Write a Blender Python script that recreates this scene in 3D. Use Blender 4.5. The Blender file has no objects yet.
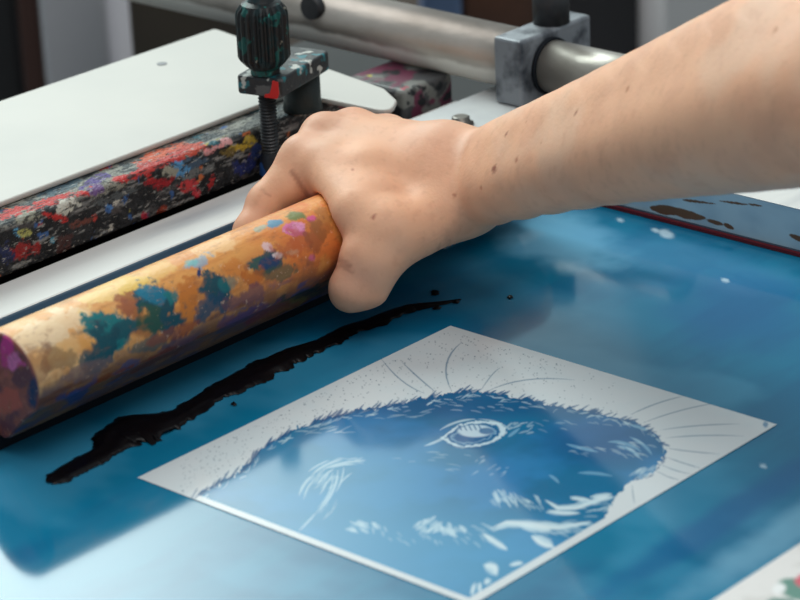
import bpy, bmesh, math, random
import numpy as np
from mathutils import Vector, Matrix
random.seed(7); rng = np.random.default_rng(7)
C = bpy.context.scene.collection

# ------------------------------------------------------------------ camera
# world: X runs along the squeegee, Y across the press (away-left), Z up; z=0 is the printing mesh
FP = 2841.7
RW = np.array([[0.6646679, 0.31081592, -0.6794189],
               [-0.74588861, 0.22345745, -0.62746868],
               [-0.04320604, 0.92382911, 0.38035905]])
CP = np.array([-1.14320428, -1.05579176, 0.64])
def at(u, v, z=0.0):
    r = RW @ np.array([u-400, 300-v, -FP]); t = (z-CP[2])/r[2]
    return CP + r*t
def project(P):
    Q = (np.asarray(P, float)-CP) @ RW
    return np.stack([400+FP*Q[..., 0]/-Q[..., 2], 300-FP*Q[..., 1]/-Q[..., 2]], -1)
cam = bpy.data.cameras.new('camera'); co = bpy.data.objects.new('camera', cam); C.objects.link(co)
M = Matrix([list(RW[i])+[CP[i]] for i in range(3)]+[[0, 0, 0, 1]])
co.matrix_world = M
cam.sensor_width = 36; cam.lens = FP/800*36; cam.clip_start = .05; cam.clip_end = 50
cam.dof.use_dof = True; cam.dof.focus_distance = 1.66; cam.dof.aperture_fstop = 11
bpy.context.scene.camera = co

# ------------------------------------------------------------------ helpers
def lin(c):
    c = np.asarray(c, float)/255.0
    return np.where(c <= .04045, c/12.92, ((c+.055)/1.055)**2.4)
def l4(c): return tuple(lin(c))+(1.0,)
def nodes(m):
    m.use_nodes = True; return m.node_tree, m.node_tree.nodes['Principled BSDF']
def mat(name, col, rough=.5, metal=0.0, vary=None, scale=20, stretch=(1, 1, 1), bump=0, bscale=200, spec=.5, thr=(.35, .65), detail=6):
    m = bpy.data.materials.new(name); nt, b = nodes(m)
    b.inputs['Base Color'].default_value = l4(col); b.inputs['Roughness'].default_value = rough
    b.inputs['Metallic'].default_value = metal; b.inputs['Specular IOR Level'].default_value = spec
    tc = nt.nodes.new('ShaderNodeTexCoord'); mp = nt.nodes.new('ShaderNodeMapping'); mp.inputs['Scale'].default_value = stretch
    nt.links.new(tc.outputs['Object'], mp.inputs['Vector'])
    if vary is not None:
        n = nt.nodes.new('ShaderNodeTexNoise'); n.inputs['Scale'].default_value = scale; n.inputs['Detail'].default_value = detail
        nt.links.new(mp.outputs['Vector'], n.inputs['Vector'])
        r = nt.nodes.new('ShaderNodeValToRGB'); r.color_ramp.elements[0].position = thr[0]; r.color_ramp.elements[1].position = thr[1]
        r.color_ramp.elements[0].color = l4(col); r.color_ramp.elements[1].color = l4(vary)
        nt.links.new(n.outputs['Fac'], r.inputs['Fac']); nt.links.new(r.outputs['Color'], b.inputs['Base Color'])
    if bump:
        n2 = nt.nodes.new('ShaderNodeTexNoise'); n2.inputs['Scale'].default_value = bscale; n2.inputs['Detail'].default_value = 4
        bp = nt.nodes.new('ShaderNodeBump'); bp.inputs['Strength'].default_value = bump; bp.inputs['Distance'].default_value = .002
        nt.links.new(mp.outputs['Vector'], n2.inputs['Vector']); nt.links.new(n2.outputs['Fac'], bp.inputs['Height']); nt.links.new(bp.outputs['Normal'], b.inputs['Normal'])
    return m
def attr_mat(name, rough=.5, bump=0, bscale=300, spec=.5, sss=0, rough_attr=False, grit=None):
    m = bpy.data.materials.new(name); nt, b = nodes(m)
    a = nt.nodes.new('ShaderNodeVertexColor'); a.layer_name = 'Col'
    nt.links.new(a.outputs['Color'], b.inputs['Base Color'])
    b.inputs['Roughness'].default_value = rough; b.inputs['Specular IOR Level'].default_value = spec
    if grit:
        tg = nt.nodes.new('ShaderNodeTexCoord'); prev = a.outputs['Color']
        for stretch, sc, lo, hi, col, amt in grit:
            mg = nt.nodes.new('ShaderNodeMapping'); mg.inputs['Scale'].default_value = stretch; nt.links.new(tg.outputs['Object'], mg.inputs['Vector'])
            ng = nt.nodes.new('ShaderNodeTexNoise'); ng.inputs['Scale'].default_value = sc; ng.inputs['Detail'].default_value = 6; ng.inputs['Roughness'].default_value = .65; nt.links.new(mg.outputs['Vector'], ng.inputs['Vector'])
            rg = nt.nodes.new('ShaderNodeMapRange'); rg.inputs['From Min'].default_value = lo; rg.inputs['From Max'].default_value = hi; rg.inputs['To Max'].default_value = amt; nt.links.new(ng.outputs['Fac'], rg.inputs['Value'])
            xg = nt.nodes.new('ShaderNodeMixRGB'); nt.links.new(rg.outputs['Result'], xg.inputs[0]); nt.links.new(prev, xg.inputs[1]); xg.inputs[2].default_value = l4(col); prev = xg.outputs[0]
        nt.links.new(prev, b.inputs['Base Color'])
    if rough_attr: nt.links.new(a.outputs['Alpha'], b.inputs['Roughness'])
    if sss:
        b.inputs['Subsurface Weight'].default_value = sss; b.inputs['Subsurface Scale'].default_value = .006
        b.inputs['Subsurface Radius'].default_value = (1.0, .35, .2)
    if bump:
        tc = nt.nodes.new('ShaderNodeTexCoord')
        n2 = nt.nodes.new('ShaderNodeTexNoise'); n2.inputs['Scale'].default_value = bscale; n2.inputs['Detail'].default_value = 5
        bp = nt.nodes.new('ShaderNodeBump'); bp.inputs['Strength'].default_value = bump; bp.inputs['Distance'].default_value = .002
        nt.links.new(tc.outputs['Object'], n2.inputs['Vector']); nt.links.new(n2.outputs['Fac'], bp.inputs['Height']); nt.links.new(bp.outputs['Normal'], b.inputs['Normal'])
    return m
def mesh_np(name, V, F, m, parent=None, cols=None, smooth=False):
    me = bpy.data.meshes.new(name); V = np.asarray(V, np.float32); F = np.asarray(F, np.int32)
    me.vertices.add(len(V)); me.vertices.foreach_set('co', V.ravel())
    k = F.shape[1]; me.loops.add(F.size); me.loops.foreach_set('vertex_index', F.ravel())
    me.polygons.add(len(F)); me.polygons.foreach_set('loop_start', np.arange(len(F), dtype=np.int32)*k)
    if smooth: me.polygons.foreach_set('use_smooth', np.ones(len(F), bool))
    me.update(calc_edges=True); me.validate()
    if cols is not None:
        cols = np.asarray(cols, np.float32)
        if cols.shape[1] == 3: cols = np.concatenate([cols, np.ones((len(cols), 1), np.float32)], 1)
        a = me.color_attributes.new('Col', 'FLOAT_COLOR', 'POINT'); a.data.foreach_set('color', cols.ravel())
    me.materials.append(m); o = bpy.data.objects.new(name, me); C.objects.link(o)
    if parent: o.parent = parent; o.matrix_parent_inverse = parent.matrix_world.inverted()
    return o
def obj(name, bm, m, parent=None, smooth=False, bevel=0, seg=2):
    me = bpy.data.meshes.new(name); bmesh.ops.recalc_face_normals(bm, faces=bm.faces); bm.to_mesh(me); bm.free()
    for mm in (m if isinstance(m, (list, tuple)) else [m]): me.materials.append(mm)
    o = bpy.data.objects.new(name, me); C.objects.link(o)
    if parent: o.parent = parent; o.matrix_parent_inverse = parent.matrix_world.inverted()
    if smooth:
        for p in me.polygons: p.use_smooth = True
    if bevel:
        md = o.modifiers.new('bevel', 'BEVEL'); md.width = bevel; md.segments = seg; md.limit_method = 'ANGLE'; md.harden_normals = False
    return o
def thing(name, label, cat, loc=(0, 0, 0), group=None):
    o = bpy.data.objects.new(name, None); C.objects.link(o); o.location = loc; o.empty_display_size = .02
    o['label'] = label; o['category'] = cat
    if group: o['group'] = group
    bpy.context.view_layer.update()
    return o
def tag(o, label, cat): o['label'] = label; o['category'] = cat; return o
def structure(o): o['kind'] = 'structure'; return o
def box(bm, x0, x1, y0, y1, z0, z1, rot=None):
    vs = [bm.verts.new((x, y, z)) for z in (z0, z1) for x, y in ((x0, y0), (x1, y0), (x1, y1), (x0, y1))]
    for f in ((0, 3, 2, 1), (4, 5, 6, 7), (0, 1, 5, 4), (1, 2, 6, 5), (2, 3, 7, 6), (3, 0, 4, 7)): bm.faces.new([vs[i] for i in f])
    return vs
def bx(*a): bm = bmesh.new(); box(bm, *a); return bm
def prism(pts, z0, z1):
    bm = bmesh.new(); a = [bm.verts.new((p[0], p[1], z0)) for p in pts]; b = [bm.verts.new((p[0], p[1], z1)) for p in pts]
    bm.faces.new(a); bm.faces.new(b); n = len(pts)
    for i in range(n): bm.faces.new((a[i], a[(i+1) % n], b[(i+1) % n], b[i]))
    return bm
def rounded(pts, rads, n=6):
    out = []; N = len(pts); pts = [np.array(p[:2], float) for p in pts]
    for i in range(N):
        p = pts[i]; r = rads[i]
        if r <= 0: out.append(p); continue
        a = pts[i-1]-p; b = pts[(i+1) % N]-p; a /= np.linalg.norm(a); b /= np.linalg.norm(b)
        th = math.acos(np.clip(a@b, -1, 1)); d = r/math.tan(th/2)
        p0, p1 = p+a*d, p+b*d
        for k in range(n+1):
            t = k/n; out.append((1-t)**2*p0+2*t*(1-t)*p+t*t*p1)
    return out
def lathe(profile, c, n=48, axis='z', rfun=None):
    bm = bmesh.new(); rings = []
    for (r, h) in profile:
        ring = []
        for k in range(n):
            a = 2*math.pi*k/n; rr = r*(rfun(a, h) if rfun else 1)
            u, v = rr*math.cos(a), rr*math.sin(a)
            p = {'z': (u, v, h), 'y': (u, h, v), 'x': (h, u, v)}[axis]
            ring.append(bm.verts.new((c[0]+p[0], c[1]+p[1], c[2]+p[2])))
        rings.append(ring)
    for a, b in zip(rings, rings[1:]):
        for k in range(n): bm.faces.new((a[k], a[(k+1) % n], b[(k+1) % n], b[k]))
    bm.faces.new(rings[0]); bm.faces.new(rings[-1])
    return bm
def hsh(ix, iy, iz, s):
    h = (ix.astype(np.int64)*374761393 + iy.astype(np.int64)*668265263 + iz.astype(np.int64)*2147483647 + s*974711) & 0xffffffff
    h = ((h ^ (h >> 13))*1274126177) & 0xffffffff; h = h ^ (h >> 16)
    return (h & 0xffff)/65535.0
def vnoise(P, s=0):
    P = np.asarray(P, float); i = np.floor(P); f = P-i; f = f*f*(3-2*f); i = i.astype(np.int64); r = 0
    for dx in (0, 1):
        for dy in (0, 1):
            for dz in (0, 1):
                w = (f[:, 0] if dx else 1-f[:, 0])*(f[:, 1] if dy else 1-f[:, 1])*(f[:, 2] if dz else 1-f[:, 2])
                r = r + w*hsh(i[:, 0]+dx, i[:, 1]+dy, i[:, 2]+dz, s)
    return r
def fbm(P, s=0, o=4):
    r = 0; a = .5; t = 0; P = np.asarray(P, float)
    for k in range(o): r = r + a*vnoise(P*2**k, s+k*17); t += a; a *= .55
    return r/t
def ss(a, b, x): t = np.clip((x-a)/(b-a), 0, 1); return t*t*(3-2*t)
def mix(c, col, w): return c*(1-w[:, None]) + lin(col)[None, :]*w[:, None]

# ------------------------------------------------------------------ lights and world
w = bpy.data.worlds.new('studio'); bpy.context.scene.world = w; w.use_nodes = True
w.node_tree.nodes['Background'].inputs[0].default_value = (.80, .93, 1.0, 1); w.node_tree.nodes['Background'].inputs[1].default_value = .38
def area(name, loc, target, sx, sy, radiance, col=(1, 1, 1)):
    L = bpy.data.lights.new(name, 'AREA'); L.shape = 'RECTANGLE'; L.size = sx; L.size_y = sy; L.color = col
    L.energy = radiance*math.pi*sx*sy
    o = bpy.data.objects.new(name, L); C.objects.link(o); o.location = loc
    o.rotation_euler = (Vector(target)-Vector(loc)).to_track_quat('-Z', 'Y').to_euler(); return o
FWD = np.array([.7346, .6785]); LEFT = np.array([-.6785, .7346])
def dirloc(az_left, el, d):   # azimuth (deg) to the left of the camera's heading, elevation, distance from the print
    a = math.radians(az_left); h = FWD*math.cos(a)+LEFT*math.sin(a)
    return (h[0]*d*math.cos(math.radians(el)), h[1]*d*math.cos(math.radians(el)), d*math.sin(math.radians(el)))
wl = area('window_light', dirloc(16, 38, 4.2), (0, 0, 0), 3.3, 2.3, 9.2, (.87, 1.0, .955))
def falloff(o, fn):
    """a softbox that is not evenly bright: strength follows the lamp's own surface coordinates"""
    L = o.data; L.use_nodes = True; nt = L.node_tree; em = nt.nodes['Emission']
    ge = nt.nodes.new('ShaderNodeNewGeometry'); sp = nt.nodes.new('ShaderNodeSeparateXYZ'); nt.links.new(ge.outputs['Parametric'], sp.inputs[0])
    fn(nt, sp, em)
def f_window(nt, sp, em):
    rp = nt.nodes.new('ShaderNodeValToRGB'); e = rp.color_ramp.elements
    rp.color_ramp.interpolation = 'B_SPLINE'
    WS = [(0, .03), (.10, .05), (.19, .12), (.28, .40), (.37, .76), (.49, 1.0), (1, 1.0)]
    while len(e) < len(WS): e.new(.5)
    for i, (p, v) in enumerate(WS): e[i].position = p; e[i].color = (v, v, v, 1)
    if FLIP:
        m = nt.nodes.new('ShaderNodeMath'); m.operation = 'SUBTRACT'; m.inputs[0].default_value = 1; nt.links.new(sp.outputs['X'], m.inputs[1]); nt.links.new(m.outputs[0], rp.inputs['Fac'])
    else: nt.links.new(sp.outputs['X'], rp.inputs['Fac'])
    nt.links.new(rp.outputs['Color'], em.inputs['Strength'])
FLIP = False
falloff(wl, f_window)
area('ceiling_light', dirloc(-150, 74, 2.6), (0, 0, 0), 1.8, 1.8, 2.4, (1.0, .95, .90))
area('background_fill', (1.15, 1.05, 1.5), (2.3, 2.1, .4), 1.2, .8, 42.0, (1.0, .98, .95))  # unseen fill light, added to brighten the background cabinets
bpy.context.scene.view_settings.view_transform = 'Standard'

# ------------------------------------------------------------------ materials
M_white = mat('white_paint', (204, 200, 193), .5, vary=(196, 193, 187), scale=9, bump=.05, bscale=60)
M_frame = mat('worn_white_frame', (222, 221, 218), .5, vary=(176, 178, 182), scale=14, stretch=(.5, 2.5, 1), thr=(.45, .8), bump=.1, bscale=90)
M_face = mat('stained_frame_face', (104, 134, 158), .35, vary=(86, 112, 136), scale=10, thr=(.3, .7))
M_red = mat('red_tape', (104, 22, 30), .4)
M_dark = mat('dark_iron', (40, 41, 44), .5, metal=.3, vary=(64, 64, 66), scale=40, bump=.2)
M_steel = mat('worn_steel', (196, 190, 182), .36, metal=.5, vary=(140, 132, 122), scale=22, stretch=(1, .6, 1), thr=(.4, .8), bump=.1)
M_zinc = mat('scuffed_zinc', (146, 150, 156), .5, metal=.4, vary=(66, 70, 78), scale=60, thr=(.45, .68), bump=.2)
M_plate = mat('pale_grey_casting', (200, 202, 202), .5, vary=(182, 184, 186), scale=25, bump=.1)
M_rubber = mat('dark_rubber', (20, 25, 32), .65, spec=.2)
M_ink = mat('black_ink', (5, 3, 6), .34, bump=.12, bscale=160, spec=.22)
M_base = mat('dark_press_bed', (30, 31, 34), .75, vary=(24, 24, 26), scale=12)

# ------------------------------------------------------------------ setting
structure(obj('floor', bx(-3, 6, -3, 6, -.96, -.94), mat('concrete_floor', (92, 90, 88), .7, vary=(70, 68, 66), scale=3)))
wd = bpy.data.objects.new
def facing_box(u0, u1, dist, z0, z1, thick, ):
    """upright box seen between picture columns u0 and u1, standing at the given distance"""
    P = []
    for u in (u0, u1):
        r = RW @ np.array([u-400, 250, -FP]); r = r/np.hypot(r[0], r[1]); P.append((CP+r*dist)[:2])
    d = np.array([.7346, .6785])*thick
    return prism([P[0], P[1], P[1]+d, P[0]+d], z0, z1)

# press bed (dark table the frame lies on)
pt = thing('press_table', 'dark flat press table carrying the printing screen', 'table', (-.1, -.05, -.94))
obj('table_top', bx(-.6, .40, -.5, .42, -.05, -.0042), M_base, pt, bevel=.004)
for x in (-.55, .35):
    for y in (-.45, .37): obj('leg', bx(x-.03, x+.03, y-.03, y+.03, -.94, -.05), M_dark, pt, bevel=.003)

# ------------------------------------------------------------------ printing screen
XI0, XI1, YI0, YI1 = -.47, .195, -.396, .117
FH, FW = .030, .040
scr = thing('printing_screen', 'blue emulsion-coated screen printing frame with animal image stencil', 'printing screen', (-.14, -.14, -.004))
def frame_bar(x0, x1, y0, y1, inner, name='frame_bar'):
    bm = bx(x0, x1, y0, y1, -.004, FH)
    bm.normal_update()
    for f in bm.faces:
        if f.normal.dot(Vector(inner)) > .9: f.material_index = 1
    return bm
def chips_mat():
    m = bpy.data.materials.new('chipped_blue_frame_face'); nt, b = nodes(m)
    tc = nt.nodes.new('ShaderNodeTexCoord'); mp = nt.nodes.new('ShaderNodeMapping'); mp.inputs['Scale'].default_value = (1, 28, 90)
    nt.links.new(tc.outputs['Object'], mp.inputs['Vector'])
    n = nt.nodes.new('ShaderNodeTexNoise'); n.inputs['Scale'].default_value = 1.4; n.inputs['Detail'].default_value = 6; n.inputs['Roughness'].default_value = .65
    nt.links.new(mp.outputs['Vector'], n.inputs['Vector'])
    r = nt.nodes.new('ShaderNodeValToRGB'); r.color_ramp.interpolation = 'LINEAR'
    r.color_ramp.elements[0].position = .60; r.color_ramp.elements[0].color = l4((104, 138, 160))
    r.color_ramp.elements[1].position = .63; r.color_ramp.elements[1].color = l4((92, 60, 36))
    nt.links.new(n.outputs['Fac'], r.inputs['Fac']); nt.links.new(r.outputs['Color'], b.inputs['Base Color']); b.inputs['Roughness'].default_value = .4
    return m
obj('frame_bar', frame_bar(XI0-FW, XI1+FW, YI1, YI1+FW, (0, -1, 0)), [M_frame, M_face], scr, bevel=.0015)
obj('frame_bar', frame_bar(XI1, XI1+FW, YI0, YI1-.0005, (-1, 0, 0)), [M_frame, M_face], scr, bevel=.0015)
obj('frame_bar', frame_bar(XI0-FW, XI0, YI0, YI1-.0005, (1, 0, 0)), [M_frame, M_face], scr, bevel=.0015)
def near_bar():
    nx, ny = 700, 50; X = np.linspace(XI0-FW, XI1+FW, nx); Y = np.linspace(YI0-.06, YI0-.0003, ny)
    gx, gy = np.meshgrid(X, Y, indexing='ij'); P = np.stack([gx, gy, np.full_like(gx, FH)], -1).reshape(-1, 3)
    c = np.tile(lin((226, 222, 220)), (len(P), 1))
    u = project(P)
    wv = fbm(P*70, 5)
    c = mix(c, (200, 196, 192), ss(.5, .7, fbm(P*120, 8))*.6)
    for (a, b_, ru, rv, col) in ((800, 592, 26, 12, (96, 140, 128)), (782, 604, 20, 9, (80, 130, 120)), (806, 580, 9, 8, (208, 96, 110)), (778, 590, 7, 6, (235, 235, 235))):
        d = np.hypot((u[:, 0]-a)/ru, (u[:, 1]-b_)/rv); c = mix(c, col, ss(1.1, .8, d+(wv-.5)*1.4))
    for col, s in (((96, 140, 128), 31), ((200, 90, 110), 32), ((60, 60, 70), 33)):
        outside = ((P[:, 0] > -.05) | (P[:, 0] < -.3)).astype(float)
        c = mix(c, col, ss(.66, .7, fbm(P*45, s))*outside)
    idx = np.arange(nx*ny).reshape(nx, ny)
    F = np.stack([idx[:-1, :-1], idx[1:, :-1], idx[1:, 1:], idx[:-1, 1:]], -1).reshape(-1, 4)
    # close the bar with sides and bottom
    nb = len(P); cor = [idx[0, 0], idx[-1, 0], idx[-1, -1], idx[0, -1]]
    low = P[cor].copy(); low[:, 2] = -.004
    top = P[cor].copy(); V = np.concatenate([P, top, low]); t = nb; l = nb+4
    F2 = [[t+i, l+i, l+(i+1) % 4, t+(i+1) % 4] for i in range(4)]+[[l, l+3, l+2, l+1]]
    c = np.concatenate([c, np.tile(lin((200, 198, 196)), (8, 1))])
    return V, np.concatenate([F, np.array(F2)]), c
V, F, cc = near_bar(); mesh_np('frame_bar', V, F, attr_mat('paint_flecked_frame', .5), scr, cc)
# tape/inner edge along the right bar and its chipped inside face
obj('edge_tape', bx(XI1-.0028, XI1-.0002, YI0+.001, YI1-.001, .0003, .0024), M_red, scr)
def inner_face():
    ny, nz = 1100, 64; Y = np.linspace(YI0+.0005, YI1-.001, ny); Z = np.linspace(.0036, FH-.0005, nz)
    gy, gz = np.meshgrid(Y, Z, indexing='ij'); P = np.stack([np.full_like(gy, XI1-.0004), gy, gz], -1).reshape(-1, 3)
    u = project(P); c = np.tile(lin((182, 212, 226)), (len(P), 1)); n1 = fbm(P*np.array([1, 60, 160]), 3, 5)
    c = mix(c, (162, 194, 212), ss(.4, .7, fbm(P*np.array([1, 30, 60]), 9)))
    chip = lambda c, a, b_, ru, rv, s=1.6: mix(c, (112, 78, 50), ss(1.05, .9, np.hypot((u[:, 0]-a-(u[:, 1]-b_)*1.0)/ru, (u[:, 1]-b_-(u[:, 0]-a)*.12)/rv)+(n1-.5)*s))
    for a in ((672, 211, 19, 4), (692, 216, 16, 4), (657, 209, 8, 3), (713, 222, 9, 3.5), (728, 226, 3.5, 2.5), (735, 203, 14, 1.3), (755, 205, 7, 1.2), (700, 202, 16, 1.3), (798, 238, 7, 4)): c = chip(c, *a)
    far = (P[:, 1] < -.16).astype(float)
    c = mix(c, (96, 66, 40), ss(.63, .66, n1)*far)
    idx = np.arange(ny*nz).reshape(ny, nz)
    F = np.stack([idx[:-1, :-1], idx[:-1, 1:], idx[1:, 1:], idx[1:, :-1]], -1).reshape(-1, 4)
    return P, F, c
V, F, cc = inner_face(); o = mesh_np('chipped_paint', V, F, attr_mat('chipped_frame_paint', .4), scr, cc); o['label'] = 'grey-blue paint with brown chips'

# emulsion-coated mesh
def emulsion():
    st = .002; X = np.arange(XI0, XI1+.0001, st); Y = np.arange(YI0, YI1+.0001, st); nx, ny = len(X), len(Y)
    gx, gy = np.meshgrid(X, Y, indexing='ij'); P = np.stack([gx, gy, np.zeros_like(gx)], -1).reshape(-1, 3)
    c = np.tile(lin((14, 114, 150)), (len(P), 1))
    pull = fbm(P*np.array([7, 30, 1])+np.array([3, 1, 0]), 11, 5)      # coating strokes
    blob = fbm(P*np.array([14, 9, 1])+7, 15, 4)
    c = mix(c, (8, 96, 136), ss(.35, .65, pull)*.7)
    c = mix(c, (84, 160, 194), ss(.55, .75, blob)*.3)
    u = project(P); wv = fbm(P*40, 21, 4)
    def patch(c, a, b_, ru, rv, rot, col, amt, soft=.5, nz=.8):
        t = math.radians(rot); du, dv = u[:, 0]-a, u[:, 1]-b_
        x, y = du*math.cos(t)+dv*math.sin(t), -du*math.sin(t)+dv*math.cos(t)
        return mix(c, col, ss(1+soft, 1-soft, np.hypot(x/ru, y/rv)+(wv-.5)*nz)*amt)
    c = patch(c, 545, 232, 70, 26, 18, (120, 182, 214), .75)   # pale glare painted into the coating; dark bands and spots are its own
    c = patch(c, 500, 300, 90, 26, 20, (90, 158, 190), .35)
    c = patch(c, 690, 262, 110, 16, 14, (90, 150, 190), .4)
    c = patch(c, 790, 530, 110, 16, -31, (130, 184, 210), .5)
    c = patch(c, 720, 520, 150, 14, -32, (6, 84, 138), .6)
    c = patch(c, 740, 310, 70, 40, 10, (6, 90, 146), .5)
    for a, b_, r in ((665, 233, 5), (620, 220, 4), (725, 280, 2.5), (763, 466, 2.5), (655, 230, 4)): c = patch(c, a, b_, r*1.3, r*.7, 20, (190, 215, 230), .8, .4, 1.5)
    idx = np.arange(nx*ny).reshape(nx, ny)
    F = np.stack([idx[:-1, :-1], idx[1:, :-1], idx[1:, 1:], idx[:-1, 1:]], -1).reshape(-1, 4)
    return P, F, c
V, F, cc = emulsion(); M_emul = attr_mat('blue_emulsion', .085, spec=.42)
o = mesh_np('coated_mesh', V, F, M_emul, scr, cc); o['label'] = 'glossy blue emulsion'

# stencil: open image area, painted as a raster of vertices on the mesh plane
def stencil():
    x0, x1, y0, y1 = -.2612, -.0125, -.278, -.0499; st = .00055
    X = np.arange(x0, x1, st); Y = np.arange(y0, y1, st); nx, ny = len(X), len(Y)
    gx, gy = np.meshgrid(X, Y, indexing='ij'); P = np.stack([gx, gy, np.full_like(gx, .0004)], -1).reshape(-1, 3)
    u = project(P); U, Vv = u[:, 0], u[:, 1]
    white, blue = (208, 213, 216), (18, 104, 146)
    c = np.tile(lin(white), (len(P), 1)); c = mix(c, (204, 212, 216), ss(.4, .7, fbm(P*60, 2))*.7)
    # head outline (upper edge of the dark fur), closed below the stencil
    top = [(150, 520), (190, 500), (215, 485), (240, 472), (252, 462), (262, 448), (280, 437), (300, 427), (330, 417), (360, 410), (400, 403), (440, 396), (462, 391), (490, 393), (520, 398),
           (560, 406), (590, 411), (612, 416), (630, 420), (648, 429), (660, 439), (666, 449), (662, 462), (654, 474), (640, 477), (631, 480), (622, 489), (613, 500), (609, 512), (607, 524), (560, 640), (150, 640)]
    n1 = fbm(np.stack([U/9, Vv/5, U*0], -1), 6, 3); n2 = fbm(np.stack([U/5, Vv/9, U*0], -1), 7, 3)
    uu, vv = U+(n1-.5)*12, Vv+(n2-.5)*8
    ins = np.zeros(len(P), bool); N = len(top)
    for i in range(N):
        (xa, ya), (xb, yb) = top[i], top[(i+1) % N]
        if ya == yb: continue
        cr = ((ya > vv) != (yb > vv)) & (uu < (xb-xa)*(vv-ya)/(yb-ya)+xa); ins ^= cr
    # plain border strips
    bl = (P[:, 0] < x0+.0045); br = (P[:, 1] < y0+.0058)
    ins &= ~(bl | br)
    cb = np.tile(lin(blue), (len(P), 1)); cb = mix(cb, (34, 118, 170), ss(.4, .7, fbm(P*30, 4)))
    # glare painted into the fur colour: soft lighter zones low on the cheek
    def zone(cb, a, b_, ru, rv, col, amt): return mix(cb, col, ss(1.4, .3, np.hypot((U-a)/ru, (Vv-b_)/rv))*amt)
    cb = zone(cb, 400, 560, 220, 60, (70, 150, 192), .7); cb = zone(cb, 330, 480, 120, 50, (70, 150, 190), .5)
    cb = zone(cb, 470, 405, 190, 14, (10, 74, 124), .6); cb = zone(cb, 600, 440, 70, 28, (8, 76, 130), .7)
    c[ins] = cb[ins]
    def stroke(pts, wd, col, amt=1.0, only=None, taper=True):
        pts = np.array(pts, float); lo = pts.min(0)-wd-2; hi = pts.max(0)+wd+2
        sel = np.where((U > lo[0]) & (U < hi[0]) & (Vv > lo[1]) & (Vv < hi[1]))[0]
        if only is not None: sel = sel[only[sel]]
        if not len(sel): return
        best = np.full(len(sel), 9.9); pu, pv = U[sel], Vv[sel]; n = len(pts)-1
        for i in range(n):
            a, b_ = pts[i], pts[i+1]; d = b_-a; L = d@d+1e-9
            t = np.clip(((pu-a[0])*d[0]+(pv-a[1])*d[1])/L, 0, 1)
            dist = np.hypot(pu-a[0]-t*d[0], pv-a[1]-t*d[1]); s = (i+t)/n
            w_ = wd*(np.clip(1.15-abs(2*s-1)**2, .15, 1) if taper else 1)
            best = np.minimum(best, dist/w_)
        a = ss(1.5, .45, best)*amt; c[sel] = c[sel]*(1-a[:, None])+lin(col)*a[:, None]
    def curve(p0, p1, p2, n=9): return [tuple((1-t)**2*np.array(p0)+2*t*(1-t)*np.array(p1)+t*t*np.array(p2)) for t in np.linspace(0, 1, n)]
    pale = (190, 214, 224)
    R = random.Random(3)
    # fringe of fur along the outline
    for i in range(1, 24):
        (xa, ya), (xb, yb) = top[i], top[i+1]; L = math.hypot(xb-xa, yb-ya)
        for k in range(int(L/3.2)):
            t = R.random(); x, y = xa+(xb-xa)*t, ya+(yb-ya)*t; a = math.atan2(yb-ya, xb-xa)+R.uniform(-.5, .25); l = R.uniform(5, 13)
            stroke([(x-2, y+3), (x+l*math.cos(a), y+l*math.sin(a)-1.5)], R.uniform(.6, 1.1), (24, 84, 130), .8)
            if R.random() < .55: stroke(curve((x, y+R.uniform(2, 9)), (x+l*.5, y+4), (x+l*math.cos(a), y+6+l*math.sin(a))), R.uniform(.4, .9), pale, R.uniform(.25, .6), ins)
    # fur ticks
    def cluster(cx, cy, rx, ry, n, ang, l0, l1, w0, w1, al):
        n = int(n*1.7); w0 *= .75; w1 *= .8; al *= .85
        for k in range(n):
            r = math.sqrt(R.random()); t = R.random()*6.283; x, y = cx+rx*r*math.cos(t), cy+ry*r*math.sin(t); a = math.radians(ang+R.uniform(-14, 14)); l = R.uniform(l0, l1)
            stroke(curve((x, y), (x+.5*l*math.cos(a)+1, y+.5*l*math.sin(a)-1), (x+l*math.cos(a), y+l*math.sin(a))), R.uniform(w0, w1), pale, R.uniform(al*.6, al), ins)
    cluster(503, 496, 18, 7, 16, 55, 6, 13, .8, 1.5, .7); cluster(530, 500, 12, 6, 8, 40, 5, 12, .8, 1.6, .65)
    cluster(425, 528, 14, 7, 12, -40, 6, 14, 1.2, 2.2, .75); cluster(450, 527, 12, 5, 12, 50, 5, 10, 1.2, 2.4, .8); cluster(480, 527, 14, 4, 6, 20, 6, 10, .8, 1.6, .5)
    cluster(355, 527, 12, 6, 9, 20, 6, 12, 1.2, 2.4, .6); cluster(378, 525, 10, 7, 6, 60, 5, 9, 1, 2, .5)
    for pts, wd in (([(494, 530), (508, 524), (528, 524), (560, 527), (590, 523)], 3.6), ([(520, 526), (550, 530)], 3.6), ([(483, 534), (495, 542), (507, 550)], 3), ([(532, 536), (545, 542), (553, 546)], 4.5),
                    ([(484, 565), (492, 568), (497, 575)], 5), ([(488, 578), (488, 584)], 3), ([(480, 582), (479, 592)], 2), ([(474, 584), (472, 595)], 2), ([(510, 565), (522, 562)], 2),
                    ([(545, 500), (558, 508), (575, 507), (600, 500), (613, 497)], 2.6), ([(546, 512), (562, 513), (580, 513)], 2.2), ([(570, 497), (590, 500)], 1.8), ([(590, 497), (612, 494)], 2)):
        stroke(pts, wd, pale, .8, ins); stroke([(p[0]+R.uniform(-3, 3), p[1]+R.uniform(-2, 2)) for p in pts], wd*.5, (214, 226, 230), .7, ins)
    cluster(560, 527, 40, 6, 20, 8, 8, 18, .8, 1.8, .6); cluster(590, 508, 22, 10, 14, -12, 8, 16, .8, 1.6, .6); cluster(440, 535, 60, 8, 14, 45, 5, 10, .8, 1.6, .4)
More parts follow.
